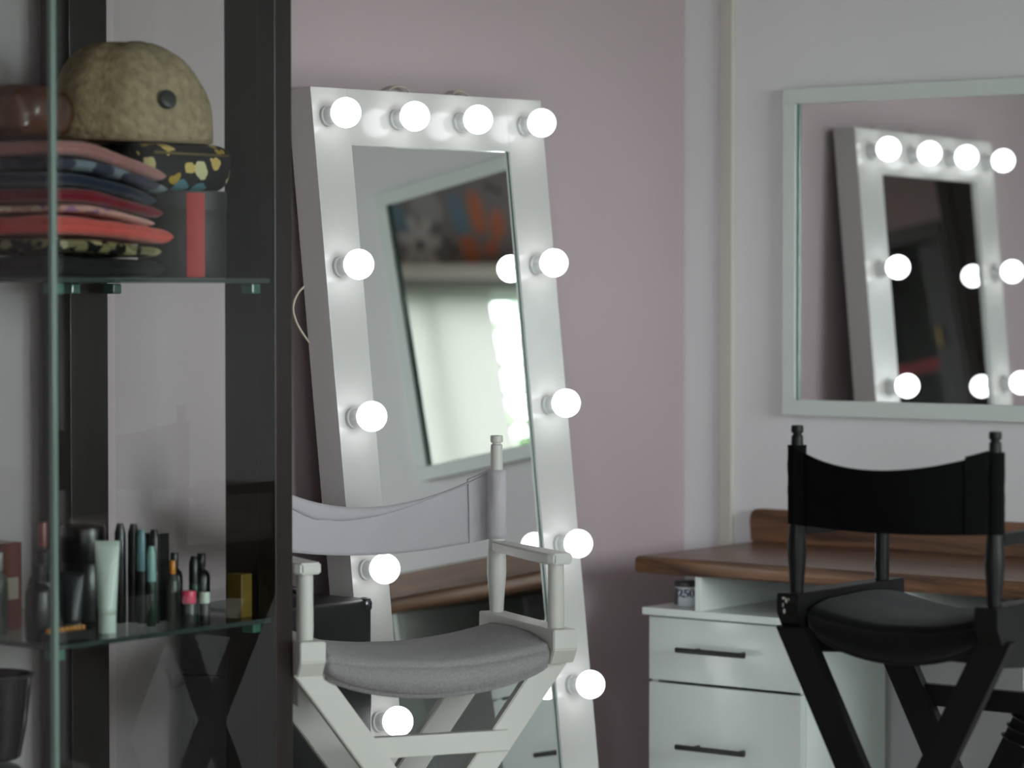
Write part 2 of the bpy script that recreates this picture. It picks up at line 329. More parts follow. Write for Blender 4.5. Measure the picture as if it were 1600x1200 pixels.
# ------------------------------------------------------------------ desk along the right wall
def desk():
    X0, X1, YF, ZT = -3.731, -1.33, 5.264, 0.750
    root = thing('desk_worktop', 'walnut brown worktop with rounded edge and upstand along the right wall', 'desk', ((X0+X1)/2, (YF+WY)/2, 0))
    ox, oy = -(X0+X1)/2, -(YF+WY)/2
    bm = bmesh.new(); bx(bm, X0+ox, X1+ox, YF+oy, WY+oy-0.001, ZT-0.038, ZT, 0.011, 4)
    link('worktop', bm, M['walnut'], root, 'auto')
    # upstand with rounded ends
    P = [(X0+ox, ZT), (X0+ox-0.004, ZT+0.05)]
    for k in range(5): a = math.pi - k*math.pi/8; P.append((X0+ox+0.016+0.018*math.cos(a), ZT+0.058+0.018*math.sin(a)))
    for k in range(5): a = math.pi/2 - k*math.pi/8; P.append((X1+ox-0.016+0.018*math.cos(a), ZT+0.058+0.018*math.sin(a)))
    P.append((X1+ox, ZT))
    bm = bmesh.new(); prism(bm, P, WY+oy-0.03, WY+oy-0.001, 'Y', 0.003); link('upstand', bm, M['walnut'], root, 'auto')
    wb = M['white_board']
    box('shelf', wb, -3.712+ox, X1+ox-0.02, 5.272+oy, WY+oy-0.01, 0.622, 0.638, 0.001, root)
    for x in (-3.575, -3.058, -2.56, -2.02): box('divider', wb, x+ox, x+ox+0.016, 5.276+oy, WY+oy-0.02, 0.638, ZT-0.038, 0.001, root)
    # drawer units
    def unit(label, x0, x1):
        u = thing('drawer_unit', label, 'drawers', ((x0+x1)/2, (5.285+5.625)/2, 0)); a = -(x0+x1)/2; b = -(5.285+5.625)/2
        bm = bmesh.new(); t = 0.016
        bx(bm, x0+a, x0+a+t, 5.30+b, 5.625+b, 0, 0.621); bx(bm, x1+a-t, x1+a, 5.30+b, 5.625+b, 0, 0.621)
        bx(bm, x0+a+t, x1+a-t, 5.61+b, 5.625+b, 0.05, 0.621); bx(bm, x0+a+t, x1+a-t, 5.30+b, 5.61+b, 0.05, 0.066); bx(bm, x0+a+t, x1+a-t, 5.30+b, 5.61+b, 0.605, 0.621)
        link('carcass', bm, wb, u)
        for z0, z1, hz in ((0.480, 0.618, 0.553), (0.268, 0.474, 0.342), (0.052, 0.262, 0.13)):
            d = box('drawer', M['drawer_white'], x0+a+0.003, x1+a-0.003, 5.282+b, 5.2995+b, z0, z1, 0.0012, u)
            cx = a + x0 + 0.183; bm = bmesh.new()
            tube(bm, [(cx-0.088, 5.252+b, hz), (cx+0.088, 5.252+b, hz)], 0.0058, 12)
            for s in (-0.048, 0.068): tube(bm, [(cx+s, 5.252+b, hz), (cx+s, 5.2825+b, hz)], 0.0042, 10)
            link('handle', bm, M['black_metal'], d, 'auto')
        return u
    unit('white drawer unit under the left end of the walnut worktop, black bar handles', -3.703, -3.305)
    unit('white drawer unit at the right edge of the picture, behind the black chair', -2.79, -2.39)
desk()
# ------------------------------------------------------------------ jar marked 250
def jar():
    r, h = 0.026, 0.052
    root = thing('jar', 'small white jar printed 250, tucked under the walnut worktop', 'jar', (-3.655, 5.36, 0.638))
    bm = bmesh.new(); lathe(bm, [(r*0.92, 0), (r, 0.003), (r, h-0.012), (r*0.98, h-0.010)], n=32)
    link('jar_body', bm, mat('jar_white', (232, 236, 242), 0.35), root, 'auto')
    bm = bmesh.new(); lathe(bm, [(r*1.02, h-0.010), (r*1.03, h-0.008), (r*1.03, h), (r*0.98, h+0.002)], n=32)
    link('lid', bm, mat('jar_lid', (70, 66, 66), 0.4), root, 'auto')
    def wrap(name, body, size, zc, ang, m):
        cu = bpy.data.curves.new(name, 'FONT'); cu.body = body; cu.size = size; cu.align_x = 'CENTER'; cu.offset = 0.0009
        t = bpy.data.objects.new(name, cu); C.objects.link(t)
        dg = bpy.context.evaluated_depsgraph_get(); me = bpy.data.meshes.new_from_object(t.evaluated_get(dg)); bpy.data.objects.remove(t)
        for v in me.vertices:
            a = ang + v.co.x/r; v.co = (1.008*r*math.cos(a), 1.008*r*math.sin(a), zc + v.co.y)
        me.materials.clear(); me.materials.append(m); o = bpy.data.objects.new(name, me); C.objects.link(o); o.parent = root
    navy = mat('navy_print', (16, 26, 78), 0.5)
    ang = math.atan2(-0.79, 0.611)
    wrap('printed_number', '250', 0.026, 0.020, ang - 0.05, navy)
    bm = bmesh.new()                                   # grey band down one side of the jar
    vs0, vs1 = [], []
    for k in range(9):
        a = ang - 1.6 + k*0.1; vs0.append(bm.verts.new((1.004*r*math.cos(a), 1.004*r*math.sin(a), 0.002))); vs1.append(bm.verts.new((1.004*r*math.cos(a), 1.004*r*math.sin(a), 0.04)))
    for k in range(8): bm.faces.new((vs0[k], vs0[k+1], vs1[k+1], vs1[k]))
    link('side_band', bm, mat('band_grey', (92, 96, 104), 0.5), root)
jar()
# ------------------------------------------------------------------ director's chairs
def director_chair(name, label, loc, rz, w, dp, zb, zt, s0, s1, arm, wood, canvas, seatm, sag_t, sag_b, pr=1.0, fold=False):
    root = thing(name, label, 'chair', loc, rz); h = w/2; yb, yf = -dp/2, dp/2
    for s in (-1, 1):
        bm = bmesh.new()                                # back post, turned
        L = zt - zb
        prof = [(0.0112, zb-0.01), (0.0118, zb+0.004), (0.0135, zb+0.10*L), (0.0165, zb+0.22*L), (0.0162, zb+0.30*L), (0.0135, zb+0.40*L), (0.0118, zb+0.62*L), (0.0104, zt-0.030), (0.0100, zt-0.018),
                (0.0078, zt-0.0165), (0.0074, zt-0.014), (0.0102, zt-0.0125), (0.0108, zt-0.008), (0.0104, zt-0.001), (0.0085, zt)]
        lathe(bm, [(r*pr, z) for r, z in prof], (s*h, yb, 0), 18); link('back_post', bm, wood, root, 'auto')
        bm = bmesh.new(); lathe(bm, [(0.0125*pr, zb-0.01), (0.0135*pr, zb+0.02), (0.0128*pr, arm-0.018)], (s*h, yf, 0), 18); link('arm_post', bm, wood, root, 'auto')
        # armrest: flat board, broader towards the front, clipped corners
        b0, b1 = yb+0.008, yf+0.030
        P = [(s*h-0.012*pr, b0), (s*h+0.012*pr, b0), (s*h+0.022*pr, yf-0.06), (s*h+0.024*pr, b1-0.012), (s*h+0.014*pr, b1), (s*h-0.016*pr, b1), (s*h-0.021*pr, b1-0.01), (s*h-0.019*pr, yf-0.06)]
        bm = bmesh.new(); prism(bm, P, arm-0.020, arm, 'Z', 0.003); link('armrest', bm, wood, root, 'auto')
        e0, e1 = yb-0.032, yf+0.045
        P = [(e0, zb), (e1, zb), (e1, zb-0.035), (e1-0.018, zb-0.062), (e0+0.018, zb-0.062), (e0, zb-0.035)]
        bm = bmesh.new(); prism(bm, P, s*h-0.021*pr, s*h+0.021*pr, 'X', 0.002); link('side_rail', bm, wood, root)
        P = [(e0+0.03, zb-0.061), (e1-0.085, zb-0.061), (e1-0.085, zb-0.125), (e0+0.06, zb-0.105)]
        bm = bmesh.new(); prism(bm, P, s*(h-0.010)-0.009, s*(h-0.010)+0.009, 'X', 0.002); link('side_board', bm, wood, root)
        for y, k in ((yb, -1), (yf, 1)):                # crossing legs
            yy = y + s*0.0125; hw = 0.031
            P = [(s*(h-0.002)-hw, zb-0.058), (s*(h-0.002)+hw, zb-0.058), (-s*(h-0.005)+hw, 0.03), (-s*(h-0.005)-hw, 0.03)]
            bm = bmesh.new(); prism(bm, P, yy-0.0115, yy+0.0115, 'Y', 0.002); link('leg', bm, wood, root)
        bm = bmesh.new(); bx(bm, s*(h-0.005)-0.020, s*(h-0.005)+0.020, yb-0.04, yf+0.05, 0, 0.032, 0.004); link('foot_rail', bm, wood, root)
    zs = zb-0.198; t = (zb-0.058-zs)/(zb-0.058-0.03); xs = (h-0.002)*(1-t) - (h-0.005)*t
    bm = bmesh.new(); bx(bm, -abs(xs)-0.012, abs(xs)+0.012, yf-0.012, yf+0.010, zs-0.019, zs+0.019, 0.002); link('stretcher', bm, wood, root)
    bm = bmesh.new(); bx(bm, -h, h, yb+0.02, yb+0.034, zb-0.10, zb-0.07, 0.002); link('seat_bar', bm, wood, root)
    # seat pad slung between the rails
    def top(u, v):
        x = (u-0.5)*(w-0.036*pr); sx = 1-(2*u-1)**2; y = yb-0.010 + v*(dp+0.052)
        ed = 1-abs(2*v-1)**6
        z = zb-0.018 - 0.022*sx - 0.010*(1-ed) + 0.012*math.sin(math.pi*v)*(1-sx)
        return (x, y - 0.006*math.sin(math.pi*v*2)*0 + (0.008 if v > 0.99 else 0)*0, z + 0.002*noise.noise((x*14, y*14, 1.7)))
    def bot(u, v):
        x = (u-0.5)*(w-0.036*pr); sx = 1-(2*u-1)**2; y = yb-0.004 + v*(dp+0.042)
        return (x, y, zb-0.062 - 0.050*sx**0.75)
    bm = bmesh.new(); grid_shell(bm, top, bot, 24, 14)
    bmesh.ops.recalc_face_normals(bm, faces=bm.faces)
    ee = [e for e in bm.edges if len(e.link_faces) == 2 and e.calc_face_angle(0) > 0.7]
    bmesh.ops.bevel(bm, geom=ee, offset=0.010, segments=3, affect='EDGES')
    link('seat', bm, seatm, root, True)
    # canvas backrest
    th = 0.0025
    def sheet(off):
        def fn(u, v):
            x = (u-0.5)*w; q = 1-(2*u-1)**2
            zlo = s0 - sag_b*q; zhi = s1 - sag_t*q
            z = zlo + (zhi-zlo)*v
            y = yb - 0.013*pr - 0.045*q - 0.010*q*v + off
            wr = 0.0030*noise.noise((x*7+3.1, z*10, 0.3)) + 0.0022*noise.noise((x*22+z*24, z*8, 4.1))
            return (x, y + wr*min(1, 4*q), z)
        return fn
    bm = bmesh.new(); grid_shell(bm, sheet(th/2), sheet(-th/2), 40, 14)
    cv = link('backrest', bm, canvas, root, True)
    for s in (-1, 1):                                   # sleeves round the posts
        bm = bmesh.new(); pts = []; rs = []
        rings = []
        for k in range(13):
            z = s0 + (s1-s0)*k/12; ring = []
            for q in range(20):
                a = 2*math.pi*q/20; r = 0.0162*pr*(1 + (0.20 if fold else 0.09)*noise.noise((math.cos(a)*1.4, math.sin(a)*1.4+s*5, z*45)))
                ring.append(bm.verts.new((s*h + r*math.cos(a), yb + r*math.sin(a), z)))
            rings.append(ring)
        for A, B in zip(rings, rings[1:]):
            for q in range(20): bm.faces.new((A[q], A[(q+1) % 20], B[(q+1) % 20], B[q]))
        bm.faces.new(rings[0][::-1]); bm.faces.new(rings[-1])
        link('sleeve', bm, canvas, cv, True)
        def hp(off):
            def fn(u, v):
                x, y, z = sheet(0)(0.5+s*(0.405+0.083*u), v); w2 = 0.0012*noise.noise((u*3, v*9, 2.0+s))
                return (x, y + off + w2, z + (0.0045*v if fold or s > 0 else 0.0))
            return fn
        bm = bmesh.new(); grid_shell(bm, hp(0.0042), hp(-0.0042), 8, 14); link('hem_panel', bm, canvas, cv, 'auto')
    if fold:
        def hem(off):
            def fn(u, v):
                x, y, z = sheet(0)(0.02+u*0.96, 1.0); q = 1-(2*u-1)**2
                d = 0.004 + 0.030*max(0, 1-abs(u-0.72)*2.0)**1.0
                return (x, y + 0.004 + off + 0.004*math.sin(math.pi*v), z + 0.001 - d*v)
            return fn
        bm = bmesh.new(); grid_shell(bm, hem(0.0012), hem(-0.0012), 40, 4); link('hem', bm, canvas, cv, True)
    return root
BX = (-2.691-2.311)/2; BYb = 4.282; BDP = 0.2845
blk = director_chair('director_chair', 'black wooden folding chair with black canvas back in front of the desk', (BX, BYb+BDP/2, 0), 0, 0.380, BDP, 0.815, 1.101, 0.933, 1.067, 0.933,
               M['black_wood'], M['black_canvas'], M['black_seat'], 0.033, 0.004)
FL = Vector((-3.416, 3.849)); FR = Vector((-3.180, 4.264)); BR = Vector((-3.435, 4.381)); BL = FL+BR-FR
wc = (FL+BR)/2; dirx = (FR-FL).normalized(); face = Vector((dirx.y, -dirx.x)); rz = math.atan2(face.y, face.x)-math.pi/2
director_chair('director_chair', 'white wooden folding chair with grey seat before the bulb-lit mirror', (wc.x, wc.y, 0), rz, 0.478, 0.281, 0.722, 1.057, 0.862, 0.992, 0.858,
               M['white_chair'], M['white_canvas'], M['grey_linen'], 0.070, 0.029, 1.12, True)
# ------------------------------------------------------------------ chipped paint flecks, coiled cord on the black chair
def cord():
    h = 0.380/2; zb = 0.815; yf = BYb+BDP
    p0 = Vector((BX+h-0.002, yf+0.0125, zb-0.058)); p1 = Vector((BX-h+0.005, yf+0.0125, 0.03))
    d = (p1-p0).normalized(); e1 = Vector((0, 1, 0)); e2 = d.cross(e1); bm = bmesh.new(); P = []
    for k in range(97):
        a = k*2*math.pi/16; c = p0 + d*(0.12 + 0.0105*k/8); P.append(c + e1*0.021*math.cos(a) + e2*0.034*math.sin(a))
    P += [P[-1]+Vector((0.02, -0.01, -0.05)), P[-1]+Vector((0.06, -0.01, -0.07)), P[-1]+Vector((0.09, 0, -0.03))]
    tube(bm, P, 0.0032, 8)
    tag(link('coiled_cord', bm, mat('black_rubber', (20, 20, 20), 0.25), None, True), 'black coiled cord wound round a leg of the black folding chair', 'cord')
cord()
def chips():
    m = mat('bare_wood_chip', (190, 186, 176), 0.7)
    rng = random.Random(4); x0 = -0.19-0.021; y0 = -BDP/2-0.032; z0 = 0.815
    for (y, z, a, b) in ((0.003, -0.008, 0.004, 0.003), (0.008, -0.012, 0.003, 0.005), (0.002, -0.020, 0.002, 0.004), (0.004, -0.031, 0.003, 0.005), (0.013, -0.010, 0.0015, 0.003)):
        bm = bmesh.new(); P = [(z0+z+b*math.sin(k*1.047)*rng.uniform(0.6, 1.2), a*math.cos(k*1.047)*rng.uniform(0.6, 1.2)) for k in range(6)]
        vs = [bm.verts.new((x0+0.012+y+w2, y0-0.0004, zz)) for zz, w2 in P]; bm.faces.new(vs)
        link('paint_chip', bm, m, blk)
chips()
# ------------------------------------------------------------------ black case behind the white chair
def case():
    x0, x1, y0, y1, H = -3.905, -3.697, 4.02, 4.345, 0.735
    root = thing('trolley_case', 'black hard-shell case with metal corners standing left of the lit mirror', 'case', ((x0+x1)/2, (y0+y1)/2, 0))
    a, b = (x1-x0)/2, (y1-y0)/2
    bm = bmesh.new(); bx(bm, -a, a, -b, b, 0.03, H-0.13, 0.008, 3); link('case_body', bm, M['black_case'], root, 'auto')
    bm = bmesh.new(); bx(bm, -a, a, -b, b, H-0.128, H, 0.010, 3); link('lid', bm, M['black_case'], root, 'auto')
    for sx in (-1, 1):
        for sy in (-1, 1):
            bm = bmesh.new(); lathe(bm, [(0.004, 0.0), (0.013, 0.002), (0.016, 0.010), (0.016, 0.022), (0.0145, 0.024)], (sx*(a-0.0125), sy*(b-0.0125), 0), 16)
            for v in bm.verts: v.co.z = H + 0.002 - v.co.z
            link('metal_corner', bm, M['dark_chrome'], root, 'auto')
            bm = bmesh.new(); lathe(bm, [(0.012, 0), (0.015, 0.004), (0.015, 0.03)], (sx*(a-0.03), sy*(b-0.03), 0), 12); link('foot', bm, M['black_metal'], root)
    bm = bmesh.new(); P = [(0, -0.075, H-0.002)] + [(0, -0.075+0.15*k/10, H+0.026*math.sin(math.pi*k/10)**0.5) for k in range(1, 10)] + [(0, 0.075, H-0.002)]
    tube(bm, P, 0.007, 10); link('handle', bm, M['black_metal'], root, True)
    for y in (-0.075, 0.075): bm = bmesh.new(); bx(bm, -0.012, 0.012, y-0.014, y+0.014, H-0.001, H+0.010, 0.002); link('handle_mount', bm, M['chrome'], root)
    for y in (-0.09, 0.09): bm = bmesh.new(); bx(bm, a-0.001, a+0.004, y-0.012, y+0.012, H-0.155, H-0.105, 0.0015); link('latch', bm, M['chrome'], root)
case()
# ------------------------------------------------------------------ glass display cabinet at the left
CXF, CXB, CY0, CY1 = -3.42, -3.905, 3.241, 3.805
Z1, Z2 = 0.766, 1.352                                   # top faces of the two shelves in view
def cabinet():
    root = thing('display_cabinet', 'tall dark wood and glass display cabinet in the left foreground', 'cabinet', ((CXF+CXB)/2, (CY0+CY1)/2, 0))
    ox, oy = -(CXF+CXB)/2, -(CY0+CY1)/2
    def b(name, m, x0, x1, y0, y1, z0, z1, bev=0.0015, p=root): return box(name, m, x0+ox, x1+ox, y0+oy, y1+oy, z0, z1, bev, p)
    cw = M['cabinet']; zt = 2.05
    b('plinth', cw, CXB, CXF, CY0, CY1, 0, 0.12); b('cornice', cw, CXB, CXF, CY0, CY1, zt, zt+0.09)
    b('front_post', cw, CXF-0.042, CXF, 3.761, CY1, 0.12, zt)
    b('side_stile', cw, -3.545, CXF-0.043, 3.768, 3.800, 0.12, zt)
    b('rear_post', cw, CXB, CXB+0.075, 3.672, 3.765, 0.12, zt)
    b('rear_post', cw, CXB, CXB+0.022, CY0, CY0+0.06, 0.12, zt)
    g = M['glass']
    b('front_pane', g, CXF-0.006, CXF, CY0+0.006, 3.760, 0.121, zt-0.001, 0)
    b('side_pane', g, CXB+0.023, CXF-0.007, CY0, CY0+0.006, 0.121, zt-0.001, 0)
    b('side_pane', g, CXB+0.076, -3.546, 3.781, 3.787, 0.121, zt-0.001, 0)
    b('rear_pane', g, CXB+0.006, CXB+0.012, CY0+0.061, 3.671, 0.121, zt-0.001, 0)
    b('corner_edge', mat('pale_glass_corner', (112, 134, 124), 0.12, 0.6), CXF-0.009, CXF+0.001, CY0-0.001, CY0+0.009, 0.121, zt-0.001, 0.0008)
    for zz in (0.40, Z1, Z2):
        s = b('shelf', M['shelf_glass'], CXB+0.024, CXF-0.012, CY0+0.012, 3.766, zz-0.008, zz, 0)
        bm = bmesh.new(); x0, x1, y0, y1 = CXB+0.024+ox, CXF-0.012+ox, CY0+0.012+oy, 3.766+oy
        bx(bm, x1-0.0004, x1+0.0008, y0, y1, zz-0.008, zz); bx(bm, x0, x1, y0-0.0008, y0+0.0004, zz-0.008, zz)
        link('shelf_edge', bm, M['shelf_edge'], s)
        for (x, y) in ((CXF-0.045, 3.750), (CXB+0.10, 3.752), (CXB+0.09, 3.66), (CXF-0.03, CY0+0.03), (CXB+0.05, CY0+0.02)):
            bm = bmesh.new(); bx(bm, x+ox-0.016, x+ox+0.012, y+oy-0.010, y+oy+0.012, zz-0.027, zz-0.0085, 0.003); link('shelf_clip', bm, M['glass_edge'], s)
cabinet()
# ---- things on the upper shelf
before_items = set(o.name for o in C.objects)
def folded(label, colm, y0, y1, x0, x1, z0, t, seed, droop=0.0, cat='clothes', lift=0.0, name='folded_garment'):
    """soft folded garment: a slab with a rounded fold in front, uneven thickness and an optional drooping corner"""
    cx, cy = (x0+x1)/2, (y0+y1)/2
    nu, nv = 30, 30; bm = bmesh.new()
    def fn(sgn):
        def g(a, c):
            u, v = 0.5-0.5*math.cos(math.pi*a), 0.5-0.5*math.cos(math.pi*c)
            e = math.sqrt(max(0, (1-abs(2*u-1)**22)*(1-abs(2*v-1)**22)))
            n = noise.noise((u*3+seed, v*3, seed*1.7))*0.16 + noise.noise((u*9+seed, v*10, seed*0.7))*0.08
            z = z0 + t*(0.5+0.5*sgn*e) + (n*t*0.6 - 0.16*t if sgn > 0 else 0)*e
            sl = max(0, (v-0.30)/0.70)**1.3
            z = Z2 + (z-Z2)*(1-droop*sl)
            wob = 0.012*noise.noise((u*4, v*4, seed))
            return (x0-cx+(x1-x0)*u+wob*abs(2*u-1), y0-cy+(y1-y0)*v+wob*abs(2*v-1), z-z0)
        return g
    grid_shell(bm, fn(1), fn(-1), nu, nv)
    o = link(name, bm, colm, None, True); o.location = (cx, cy, z0)
    return tag(o, label, cat, 'folded clothes on the upper shelf')
z = Z2 + 0.001
stack = [
    ('black folded garment at the bottom of the clothes stack on the glass shelf', mat('black_knit', (12, 12, 12), 0.9), 0.040, 3.33, 3.605, 0.20),
    ('cream and black patterned folded garment second from the bottom of the clothes stack', spot_mat('cream_print', (18, 17, 14), [(150, 140, 105), (120, 112, 80), (165, 158, 130)], 42, 0.5), 0.028, 3.34, 3.595, 0.20),
    ('coral orange folded garment with a drooping corner in the clothes stack', cloth_mat('coral_cotton', (204, 84, 74)), 0.036, 3.34, 3.628, 0.20),
    ('pale pink flowered folded garment just above the coral one in the clothes stack', spot_mat('pink_print', (196, 150, 140), [(210, 196, 170), (150, 110, 140), (205, 160, 150)], 36, 0.4), 0.016, 3.35, 3.585, 0.20),
    ('dark red folded garment in the middle of the clothes stack', cloth_mat('dark_red_cotton', (112, 6, 26)), 0.028, 3.335, 3.605, 0.20),
    ('navy folded garment above the dark red one in the clothes stack', cloth_mat('navy_cotton', (24, 32, 54)), 0.024, 3.33, 3.592, 0.20),
    ('grey-blue folded garment with white band in the clothes stack', spot_mat('grey_print', (64, 64, 78), [(120, 128, 136), (92, 96, 108), (48, 50, 66)], 15, 0.45), 0.024, 3.335, 3.606, 0.20),
    ('dusty pink folded garment on top of the clothes stack', cloth_mat('dusty_pink_cotton', (166, 114, 110)), 0.030, 3.345, 3.598, 0.20),
]
for i, (lab, m, t, y0, y1, dr) in enumerate(stack):
    folded(lab, m, y0, y1, -3.83+0.01*random.random(), -3.535+0.012*random.random(), z, t, 3.1*i+1, dr); z += t*1.0
STK = z
def pouch():
    bm = bmesh.new(); bmesh.ops.create_icosphere(bm, subdivisions=4, radius=1)
    for v in bm.verts:
        c = v.co; n = noise.noise(c*2.2+Vector((3, 1, 0)))*0.10 + noise.noise(c*6)*0.05
        k = 1+n; sq = lambda q: math.copysign(abs(q)**0.6, q)
        v.co = Vector((sq(c.x)*0.085*k, sq(c.y)*0.072*k, 0.045+sq(c.z)*0.045*k))
    o = link('pouch', bm, mat('brown_leather', (76, 42, 22), 0.3, 0.6, var=0.4, vscale=14, bump=0.3, bscale=25), None, True); o.location = (-3.69, 3.415, STK+0.001)
    tag(o, 'shiny brown pouch lying on the clothes stack behind the glass', 'pouch')
pouch()
def round_box():
    root = thing('hat_box', 'dark grey round box with a red band below the flowered pouch', 'box', (-3.622, 3.742, Z2+0.001)); r, h = 0.076, 0.148
    bm = bmesh.new(); lathe(bm, [(r*0.97, 0), (r, 0.003), (r, h-0.03), (r*0.985, h-0.028)], n=40); link('box_body', bm, mat('charcoal_card', (44, 42, 40), 0.55), root, 'auto')
    bm = bmesh.new(); lathe(bm, [(r*1.012, h-0.032), (r*1.015, h-0.030), (r*1.015, h-0.001), (r*0.99, h)], n=40); link('lid', bm, mat('charcoal_lid', (50, 47, 45), 0.5), root, 'auto')
    bm = bmesh.new(); a0 = math.atan2(-0.79, 0.611) + 0.42; A = []; B = []
    for k in range(9):
        a = a0 - 0.21 + 0.0525*k; A.append(bm.verts.new((1.022*r*math.cos(a), 1.022*r*math.sin(a), 0.001))); B.append(bm.verts.new((1.022*r*math.cos(a), 1.022*r*math.sin(a), h-0.004)))
    for k in range(8): bm.faces.new((A[k], A[k+1], B[k+1], B[k]))
    b = link('red_band', bm, mat('red_ribbon', (170, 38, 36), 0.6), root); b['label'] = 'red band'
    return h
RB = round_box()
def flower_bag():
    bm = bmesh.new(); bx(bm, -0.075, 0.078, -0.13, 0.088, 0, 0.080, 0.026, 4)
    for v in bm.verts: v.co += Vector((1, 1, 0.5))*0.006*noise.noise(v.co*18)
    root = thing('cosmetic_bag', 'black cosmetic bag printed with yellow and blue flowers under the hat', 'bag', (-3.655, 3.738, Z2+RB+0.002))
    link('bag_body', bm, spot_mat('flower_print', (16, 14, 13), [(208, 176, 104), (84, 128, 138), (206, 196, 150), (188, 172, 120), (170, 140, 50), (16, 14, 13)], 27, 0.44, 0.6), root, True)
    bm = bmesh.new(); bx(bm, 0.070, 0.081, -0.11, 0.07, 0.060, 0.064, 0.001); link('zip', bm, mat('zip_brass', (120, 100, 60), 0.4, metal=0.6), root)
flower_bag()
def hat():
    root = thing('hat', 'beige woven hat with a round black badge on the upper shelf', 'hat', (-3.655, 3.655, STK+0.0045))
    bm = bmesh.new(); n = 48; rings = []
    for j in range(15):
        t = j/14; a = t*math.pi/2; ring = []
        for k in range(n):
            p = 2*math.pi*k/n
            rr = math.cos(a)**0.62 if j < 14 else 0.0005
            px = 0.125*rr*math.cos(p); py = (0.150 if math.sin(p) > 0 else 0.165)*rr*math.sin(p); pz = 0.170*math.sin(a)**0.95
            pz *= 1 - 0.16*max(0, py/0.15)                       # lower towards the right
            seam = 0.004*math.cos(3*p)**8
            q = Vector((px, py, pz)); q += q.normalized()*(0.006*noise.noise(q*16)-seam) if q.length > 0 else Vector()
            ring.append(bm.verts.new(q))
        rings.append(ring)
    for A, B in zip(rings, rings[1:]):
        for k in range(n): bm.faces.new((A[k], A[(k+1) % n], B[(k+1) % n], B[k]))
    bm.faces.new(rings[0][::-1]); bm.faces.new(rings[-1])
    straw = mat('straw_weave', (156, 137, 108), 0.85, 0.2, bump=0.8, bscale=130, var=0.28, vscale=70)
    link('crown', bm, straw, root, True)
    d = Vector((0.611, -0.79, 0)); 
    def at(az, el): return Vector((0.128*math.cos(el)**0.62*math.cos(az), 0.158*math.cos(el)**0.62*math.sin(az), 0.162*math.sin(el)))
    az = math.atan2(-0.79, 0.611)+0.66; el = 0.42
    c = at(az, el); nrm = Vector((c.x/0.0156, c.y/0.025, c.z/0.035)).normalized()
    bm = bmesh.new(); lathe(bm, [(0.0150, -0.006), (0.0165, 0.004), (0.0150, 0.007), (0.0085, 0.0085), (0.004, 0.0085)], n=28)
    b = link('badge', bm, mat('black_badge', (22, 24, 22), 0.35, 0.5), root, 'auto'); b.location = c; b.rotation_euler = nrm.to_track_quat('Z', 'Y').to_euler(); b['label'] = 'round black badge'
    bm = bmesh.new(); P = []                                     # dark seam running over the crown
    for k in range(15): e = 0.12+1.35*k/14; P.append(at(az-1.35+0.25*math.sin(e*2), e)*1.005)
    tube(bm, P, 0.003, 8); link('seam', bm, mat('seam_brown', (84, 70, 50), 0.9), root, True)
hat()
# ---- toiletries on the lower shelf
def bottle(kind, label, x, y, r, h, col, capcol=None, name=None, rough=0.3):
    m = mat(kind+'_body', col, rough, 0.5); cm = mat(kind+'_cap', capcol or (14, 14, 14), 0.3)
    root = thing(name or kind, label, kind.replace('_', ' '), (x, y, Z1+0.0005), 0, 'toiletries on the lower glass shelf')
    bm = bmesh.new()
    if kind == 'squeeze_tube':                                  # stands on its cap, crimped flat at the top
        n = 24; rings = []
        for j in range(11):
            t = j/10; ring = []
            for k in range(n):
                a = 2*math.pi*k/n; fx = r*(1-t)**0.8*0.95+0.0012; fy = r*(0.80+0.35*t)
                u, v = fx*math.cos(a), fy*math.sin(a)
                ca, sa = math.cos(-0.914), math.sin(-0.914); ring.append(bm.verts.new((u*ca-v*sa, u*sa+v*ca, h*0.2+h*0.8*t)))
            rings.append(ring)
        for A, B in zip(rings, rings[1:]):
            for k in range(n): bm.faces.new((A[k], A[(k+1) % n], B[(k+1) % n], B[k]))
        bm.faces.new(rings[0][::-1]); bm.faces.new(rings[-1]); link('tube_body', bm, m, root, True)
        bm = bmesh.new(); lathe(bm, [(r*0.78, 0), (r*0.8, 0.002), (r*0.8, h*0.2)], n=24); link('cap', bm, cm, root, 'auto')
    elif kind == 'jar':
        lathe(bm, [(r*0.95, 0), (r, 0.003), (r, h*0.6), (r*0.9, h*0.64)], n=28); link('jar_body', bm, m, root, 'auto')
        bm = bmesh.new(); lathe(bm, [(r*0.97, h*0.62), (r*1.02, h*0.64), (r*1.02, h*0.97), (r*0.97, h)], n=28); link('lid', bm, cm, root, 'auto')
    elif kind == 'pencil_tube':
        lathe(bm, [(r*0.9, 0), (r, 0.002), (r, h*0.55), (r*0.98, h*0.56)], n=20); link('tube_body', bm, m, root, 'auto')
        bm = bmesh.new(); lathe(bm, [(r*0.96, h*0.555), (r*0.98, h*0.57), (r*0.95, h*0.9), (r*0.55, h)], n=20); link('cap', bm, cm, root, 'auto')
    elif kind == 'bottle':
        lathe(bm, [(r*0.92, 0), (r, 0.004), (r, h*0.62), (r*0.85, h*0.70), (r*0.42, h*0.76), (r*0.40, h*0.80)], n=24); link('bottle_body', bm, m, root, 'auto')
        bm = bmesh.new(); lathe(bm, [(r*0.48, h*0.78), (r*0.5, h*0.79), (r*0.5, h*0.99), (r*0.45, h)], n=24); link('cap', bm, cm, root, 'auto')
    elif kind == 'carton':
        bx(bm, -r, r, -r*0.8, r*0.8, 0, h, 0.001); link('carton_body', bm, m, root)
        bm = bmesh.new(); bx(bm, r-0.0002, r+0.0006, -r*0.5, r*0.5, h*0.35, h*0.6, 0); link('label', bm, cm, root)
    return root
K = (10, 10, 10)
